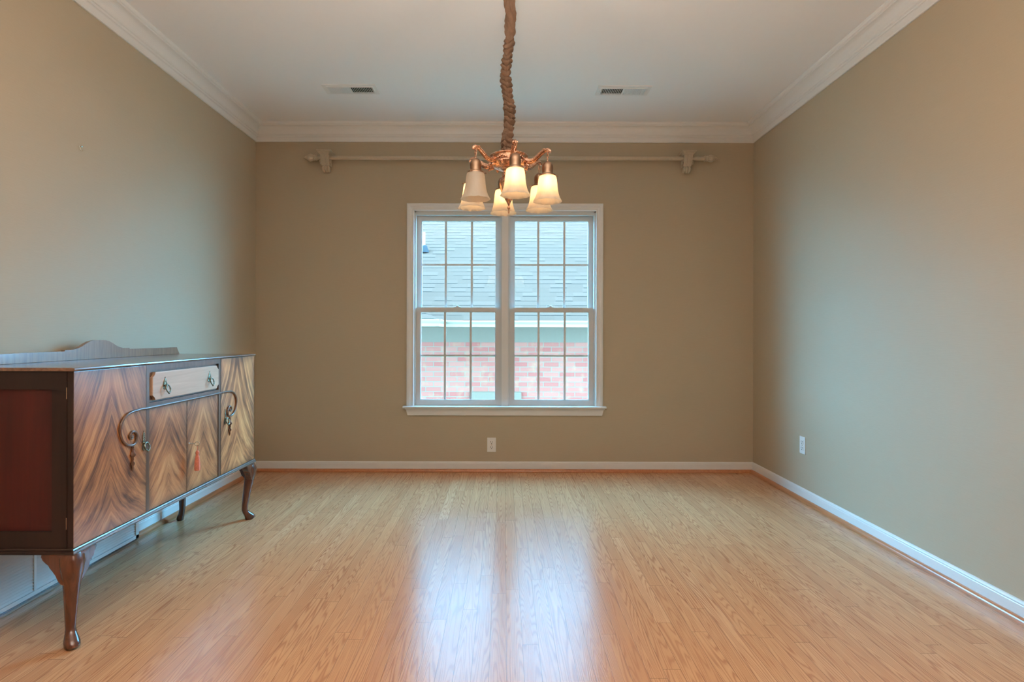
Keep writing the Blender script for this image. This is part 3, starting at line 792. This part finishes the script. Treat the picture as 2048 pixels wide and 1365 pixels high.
# ================================================================== sideboard
XF, YN, YFR = -1.49, 1.989, 3.430
def sideboard():
    XBK = -1.925; ZB, ZM, ZT = .334, .353, .980
    root = empty('sideboard', ((XF + XBK) / 2, (YN + YFR) / 2, 0)); tag(root, 'antique walnut sideboard with figured veneer doors on cabriole legs', 'sideboard')
    D = .023; XC = XF - D   # carcass front plane
    Y1, Y2, Y3, Y4 = 2.395, 2.417, 3.003, 3.025
    ym = (YN + YFR) / 2
    # carcass: panelled ends, back, deck
    for yo, yi, s in ((YN + .001, YN + .022, 1), (YFR - .001, YFR - .022, -1)):
        m = MB()
        m.box(XBK, XBK + .06, yo, yi, ZM, .968); m.box(XC - .052, XC - .0002, yo, yi, ZM, .968)
        m.box(XBK + .06, XC - .052, yo, yi, .905, .968); m.box(XBK + .06, XC - .052, yo, yi, ZM, .412)
        m.build('end_frame', M_side2, root)
        yq = YN + .009 if s > 0 else YFR - .017
        MB().box(XBK + .055, XC - .047, yq, yq + .008, .405, .910).build('end_panel', M_side, root)
    m = MB(); m.box(XBK, XBK + .008, YN + .022, YFR - .022, ZM, .968); m.box(XBK + .008, XC - .001, YN + .022, YFR - .022, ZM + .0005, ZM + .018)
    m.box(XBK + .008, XC - .001, YN + .022, YFR - .022, .950, .968); m.box(XBK + .008, XC - .001, Y1 + .002, Y1 + .018, ZM + .018, .950); m.box(XBK + .008, XC - .001, Y4 - .018, Y4 - .002, ZM + .018, .950)
    m.build('carcass', M_walnut, root)
    # top with bead edge
    m = MB(); prof = [(XBK - .004, .9685), (XBK - .004, ZT), (XF + .001, ZT), (XF + .006, ZT - .002), (XF + .0075, ZT - .006), (XF + .006, ZT - .010), (XF + .001, .9685)]
    L = []
    for x, z in prof: L.append([(x, YN - .004, z), (x, YFR + .004, z)])
    m.loops([[l[0] for l in L], [l[1] for l in L]])
    m.build('top', M_top, root)
    # base moulding (front and both ends)
    m = MB()
    pr = [(0, ZM - .0005), (.0035, ZM - .0005), (.0055, ZM - .004), (.004, ZM - .008), (.0065, ZM - .0095), (.008, ZM - .0135), (.0065, ZB), (0, ZB)]
    x0 = XF
    def ring(q, z): return [(XBK, YN - q, z), (x0 + q, YN - q, z), (x0 + q, YFR + q, z), (XBK, YFR + q, z)]
    V = [[m.bm.verts.new(p) for p in ring(q, z)] for q, z in pr]
    for i in range(len(V) - 1):
        for j in range(3): m.bm.faces.new((V[i][j], V[i][j + 1], V[i + 1][j + 1], V[i + 1][j]))
    m.bm.faces.new(V[0]); m.bm.faces.new(list(reversed(V[-1])))
    m.bm.faces.new([v[0] for v in V] ); m.bm.faces.new([v[3] for v in reversed(V)])
    m.bm.faces.new([V[0][0], V[0][3], V[-1][3], V[-1][0]])
    bo_ = m.build('base_moulding', M_frame, root); bo_.data.materials.append(M_side2)
    for p_ in bo_.data.polygons:
        if p_.normal.y < -.5 or abs(p_.normal.y) > .99: p_.material_index = 1
    # face frame round drawer and centre doors
    ZD1, ZD0, ZR = .943, .807, .786
    m = MB(); m.box(XC, XF - .001, Y1 + .0015, Y2, ZM + .0005, .968).box(XC, XF - .001, Y3, Y4 - .0015, ZM + .0005, .968).box(XC, XF - .001, Y2, Y3, ZD1, .968).box(XC, XF - .001, Y2, Y3, ZR, ZD0)
    m.build('face_frame', M_frame, root)
    def door(nm, y0, y1, z0, z1, mat, xf, label=None):
        c = ((xf + XC) / 2, (y0 + y1) / 2, (z0 + z1) / 2)
        o = MB().box(XC + .0004, xf, y0 + .0012, y1 - .0012, z0, z1, .0015).build(nm, mat, root, origin=c)
        o.data.materials.append(M_side2)
        for p_ in o.data.polygons:
            if abs(p_.normal.y) > .8 or abs(p_.normal.z) > .8: p_.material_index = 1
        if label: o['label'] = label
        return o
    dl = door('door', YN + .0005, Y1, ZM + .001, .967, M_v1, XF, 'left door')
    d2 = door('door', Y2 + .001, ym, ZM + .001, ZR - .001, M_v2, XF - .004)
    d3 = door('door', ym, Y3 - .001, ZM + .001, ZR - .001, M_v3, XF - .004)
    dr = door('door', Y4, YFR - .0005, ZM + .001, .967, M_v4, XF, 'right door with paler veneer')
    # drawer: recessed field plus raised front with scooped corners
    dc = (XF, ym, (ZD0 + ZD1) / 2)
    dw = MB(); dw.box(XC + .0004, XF - .011, Y2 + .001, Y3 - .001, ZD0 + .001, ZD1 - .001)
    a0, a1, c0, c1 = Y2 + .014, Y3 - .008, ZD0 + .008, ZD1 - .008; r = .022
    poly = []
    for (cy, cz, st) in ((a0, c0, 90), (a1, c0, 180), (a1, c1, 270), (a0, c1, 0)):
        for k in range(9):
            an = math.radians(st - 90 * k / 8) ; poly.append((cy + r * math.cos(an), cz + r * math.sin(an)))
    # order: corner arcs run counter-clockwise around the panel
    dwo = dw.build('drawer', M_frame, root, origin=dc)
    pn = MB(); pn.prism(poly, 'x', XF - .0108, XF + .004, bev=.003)
    pn.build('drawer_front', M_drawer, dwo, origin=dc)
    def copyto(o, parent, d):
        pass
    # hardware --------------------------------------------------
    def plate(points, x, t=.002):
        mm = MB(); mm.prism(points, 'x', x, x + t, bev=.0006); return mm
    def pull(parent, y, z, x, long=False):
        # pierced teardrop back plate
        n = 40; pts = []
        top = .050 if long else .036
        for k in range(n):
            a = 2 * PI * k / n
            s_ = math.sin(a); c_ = math.cos(a)
            if long: rr = (.010 + .002 * math.cos(8 * a)); py, pz = rr * c_ * (1.15 if s_ < 0 else .85), (top if s_ > 0 else .028) * s_ * (1 + .04 * math.cos(10 * a))
            else: rr = .0165 * (1 + .10 * math.cos(9 * a)); py, pz = rr * c_ * (1 - .55 * max(0, s_) ** 1.5), (top if s_ > 0 else .014) * s_
            pts.append((y + py, z + pz))
        b_ = plate(pts, x)
        # raised knots of the pierced scrollwork
        for q in range(5 if long else 4):
            zz = z + .008 + q * (.009 if long else .007)
            for sg in (-1, 1):
                ww = (.0045 if long else .007 - q * .0015)
                b_.lathe([(0, .0018), (.0022, .0012), (.0028, 0)], (x + .002, y + sg * ww, zz), 8, axis='x')
        b_.lathe([(0, .010), (.003, .0095), (.0045, .007), (.0035, .003), (.0055, 0)], (x + .002, y, z + .004), 12, axis='x')
        b_.lathe([(0, .004), (.002, .002), (.0005, -.002), (0, -.004)], (x + .001, y, z + top + .002), 8)
        p_ = b_.build('pull_plate', M_hard, parent, smooth=45)
        WORLD[p_.name] = WORLD[parent.name]
        # drop ring with knots, hanging from the boss
        mm = MB(); loop = []; rads = []
        for k in range(28):
            a = 2 * PI * k / 28; R1 = .0150
            loop.append((x + .011 + .004 * (1 - math.sin(a)), y + R1 * math.cos(a), z - .010 + R1 * 1.12 * math.sin(a))); rads.append(.0024 + .0012 * abs(math.cos(3 * a)))
        mm.tube(loop, rads, 8, closed=True, up=Vector((1, 0, 0)))
        mm.lathe([(0, .004), (.0036, .002), (.004, -.002), (.002, -.006), (0, -.007)], (x + .018, y, z - .028), 10)
        mm.build('drop_ring', M_hard, parent, smooth=60)
    xp = XF + .0042
    pull(dwo, ym - .19, .868, xp); pull(dwo, ym + .19, .868, xp)
    pull(dl, Y1 - .018, .642, XF + .0002, True); pull(dr, Y4 + .046, .642, XF + .0002, True)
    # moulded scrolls on the outer doors and the bead between them
    px = [(293, 819), (280, 821), (271.9, 823.4), (263, 826), (255.5, 829.8), (249.2, 835.5), (244.3, 843.2), (240.6, 851), (239, 859.6), (239, 867.5), (240.6, 875.5), (243.4, 883), (247.7, 888.8), (252.6, 892.2), (257.8, 893.5), (262.6, 893), (267.2, 890.3), (270.5, 886.3), (271.9, 880.9), (272.4, 875.6), (271.5, 870.8), (269.8, 867.4), (266.8, 865.6), (263.7, 865.8), (261.0, 868), (259.2, 871.4), (258.3, 875.4), (259.2, 878.6), (261, 880), (263.2, 878.9), (263.9, 876.2)]
    pts = []
    for u, v in px:
        Y = F * (-XF) / (CX - u); pts.append((Y, CAMZ + (HY - v) * Y / F))
    zb_ = pts[0][1]
    # smooth with Catmull-Rom
    def cr(P, n=4):
        out = []
        for i in range(len(P) - 1):
            p0, p1, p2, p3 = P[max(i - 1, 0)], P[i], P[i + 1], P[min(i + 2, len(P) - 1)]
            for k in range(n):
                t = k / n
                out.append(tuple(.5 * ((2 * p1[j]) + (-p0[j] + p2[j]) * t + (2 * p0[j] - 5 * p1[j] + 4 * p2[j] - p3[j]) * t * t + (-p0[j] + 3 * p1[j] - 3 * p2[j] + p3[j]) * t ** 3) for j in (0, 1)))
        out.append(P[-1]); return out
    sm = cr(pts)
    for par, mir in ((dl, 1), (dr, -1)):
        mm = MB(); P_ = [(XF + .004, (y if mir == 1 else 2 * ym - y), z) for y, z in sm]
        n_ = len(P_); R0 = [.0052 if i < n_ * .6 else .0052 - .0016 * (i / n_ - .6) / .4 for i in range(n_)]
        mm.tube(P_, R0, 10, up=Vector((1, 0, 0)))
        mm.lathe([(0, .007), (.006, .004), (.007, 0)], (XF + .001, P_[-1][1], P_[-1][2]), 12, axis='x')
        mm.build('scroll_moulding', M_frame, par, smooth=60).location
        # pendant drop of carved bellflowers
        Yp = F * (-XF) / (CX - 264.2); yy = Yp if mir == 1 else 2 * ym - Yp
        dd = MB(); z = .650
        prof = [(0, 0), (.0035, -.002), (.0045, -.007), (.003, -.012), (.0045, -.016), (.0035, -.021), (.0065, -.028), (.0105, -.036), (.0085, -.042), (.004, -.047), (.0045, -.055), (.003, -.062), (.0075, -.070), (.0065, -.076), (.003, -.082), (.0035, -.090), (.0018, -.100), (0, -.106)]
        def fl(r, z_, a): return r * (1 + .25 * math.cos(4 * a)), z_
        dd.lathe([(r, z + q) for r, q in prof], (XF + .0035, yy, 0), 24, fn=fl)
        dd.build('carved_drop', M_walnut, par, smooth=60)
    mm = MB(); mm.tube([(XF + .003, Y1 + .002, zb_), (XF + .003, Y4 - .002, zb_)], .0052, 10); mm.build('bead', M_frame, root, smooth=50)
    # hinges on the near end
    for zh in (.872, .42): MB().box(XC - .0012, XC + .0006, YN - .0008, YN + .0010, zh, zh + .04).build('hinge', M_keym, root)
    # gallery board on the back of the top
    G = MB(); yc = ym; hl = .665; poly = []
    base_z = ZT + .0005; low = ZT + .040; st = ZT + .046
    def yv(t): return yc + t
    left = [(-hl, base_z), (-hl + .006, base_z + .010), (-hl + .014, base_z + .018), (-hl + .022, base_z + .028), (-hl + .026, low), (-.215, low), (-.215, st)]
    curve = [(-.195, st), (-.165, st + .001), (-.140, st + .005), (-.115, st + .014), (-.090, st + .026), (-.065, st + .036), (-.040, st + .041), (0, st + .042)]
    half = left + curve
    full = half + [(-a, c) for a, c in reversed(half[:-1])]
    G.prism([(yv(a), c) for a, c in full], 'x', XBK + .002, XBK + .020, bev=.001)
    gal = G.build('back_gallery', M_gallery, root)
    # legs ------------------------------------------------------
    def cab(cx, cy, dx, dy, nm='leg'):
        d = Vector((dx, dy, 0)).normalized()
        prof = [(.3335, .002, .030), (.318, .010, .031), (.300, .016, .0315), (.280, .018, .0305), (.258, .016, .0285), (.232, .011, .0265), (.195, .003, .0240), (.155, -.004, .0215), (.115, -.010, .0190), (.082, -.015, .0170), (.060, -.016, .0160), (.045, -.010, .0175), (.033, .000, .0215), (.022, .008, .0245), (.012, .011, .0245), (.004, .009, .0205), (.0, .008, .0185)]
        mm = MB(); L = []
        for z, o, r in prof:
            c = Vector((cx, cy, z)) + d * o; ring_ = []
            for k in range(28):
                a = 2 * PI * k / 28; u = Vector((math.cos(a), math.sin(a), 0)); al = u.dot(d)
                rr = r
                if z > .2:   # squarish knee with an arris towards the corner
                    t = min(1, (z - .2) / .1); sq = 1 / max(abs(u.x), abs(u.y)); rr = r * (1 + t * .6 * (sq - 1))
                if z < .05: rr = r * (1 + .42 * max(0, al) ** 2)
                ring_.append(c + u * rr)
            L.append(ring_)
        mm.loops(L); o = mm.build(nm, M_leg, root, smooth=50); WORLD[o.name] = WORLD[root.name]
        # shaped ears either side of the knee
        for ax in ('x', 'y'):
            e = MB(); s_ = -dx if ax == 'x' else -dy; s_ = 1 if s_ > 0 else -1
            p = [(.0, .3335), (.078, .3335), (.080, .326), (.074, .314), (.064, .304), (.055, .297), (.050, .288), (.041, .277), (.030, .262), (.022, .244), (.012, .232), (0, .228)]
            if ax == 'x': e.prism([(cx + s_ * u, v) for u, v in p], 'y', cy + dy * .034, cy + dy * .000, bev=.005)
            else: e.prism([(cy + s_ * u, v) for u, v in p], 'x', cx + dx * .000, cx + dx * .034, bev=.005)
            e.build('knee_bracket', M_leg, o)
        return o
    cab(XF - .027, YN + .029, 1, -1); cab(XF - .027, YFR - .029, 1, 1)
    def rear(cy, s):
        mm = MB(); cx = XBK + .032; L = []
        for z, o, r in [(.3335, 0, .021), (.25, 0, .020), (.15, 0, .0175), (.07, 0, .0150), (.04, -.004, .0155), (.022, -.010, .018), (.008, -.013, .018), (0, -.012, .015)]:
            L.append([(cx + o + r * math.copysign(abs(math.cos(a)) ** .7, math.cos(a)), cy + r * math.copysign(abs(math.sin(a)) ** .7, math.sin(a)), z) for a in [2 * PI * k / 20 for k in range(20)]])
        mm.loops(L); mm.build('leg', M_leg, root, smooth=50)
    rear(YN + .035, -1); rear(YFR - .045, 1)
    return ym
YM = sideboard()

# key with tassel hanging in the right centre door
def key():
    x, z = XF - .004, .577; y = YM + .016
    root = empty('cupboard_key', (x, y, z)); tag(root, 'small brass key with coral tassel in the sideboard centre door', 'key')
    m = MB(); m.tube([(x + .0006, y, z), (x + .030, y, z)], .0020, 8)
    m.lathe([(0, .0), (.0055, .0), (.0055, .0018), (.003, .003)], (x + .0006, y, z), 14, axis='x')
    loop = [(x + .040 + .011 * math.cos(a), y, z + .010 * math.sin(a) * (1 if abs(math.cos(a)) > .2 else .8)) for a in [2 * PI * k / 20 for k in range(20)]]
    m.tube(loop, .0018, 8, closed=True, up=Vector((0, 1, 0)))
    m.lathe([(0, -.003), (.003, 0), (0, .003)], (x + .028, y, z), 8, axis='x')
    m.build('key_shaft', M_keym, root, smooth=50)
    xb = x + .041
    c = MB(); c.tube([(xb, y, z - .0075), (xb, y, z - .034)], .0016, 6); c.build('cord', M_tassel, root)
    t = MB()
    def fr(r, z_, a): return r * (1 + .05 * math.cos(14 * a)), z_
    t.lathe([(0, 0), (.005, -.001), (.0085, -.008), (.008, -.015), (.0055, -.020), (.0075, -.026), (.0100, -.040), (.0118, -.060), (.0125, -.080), (.0120, -.094), (0, -.094)], (xb, y, z - .032), 42, fn=fr)
    t.build('tassel', M_tassel, root, smooth=60)
key()
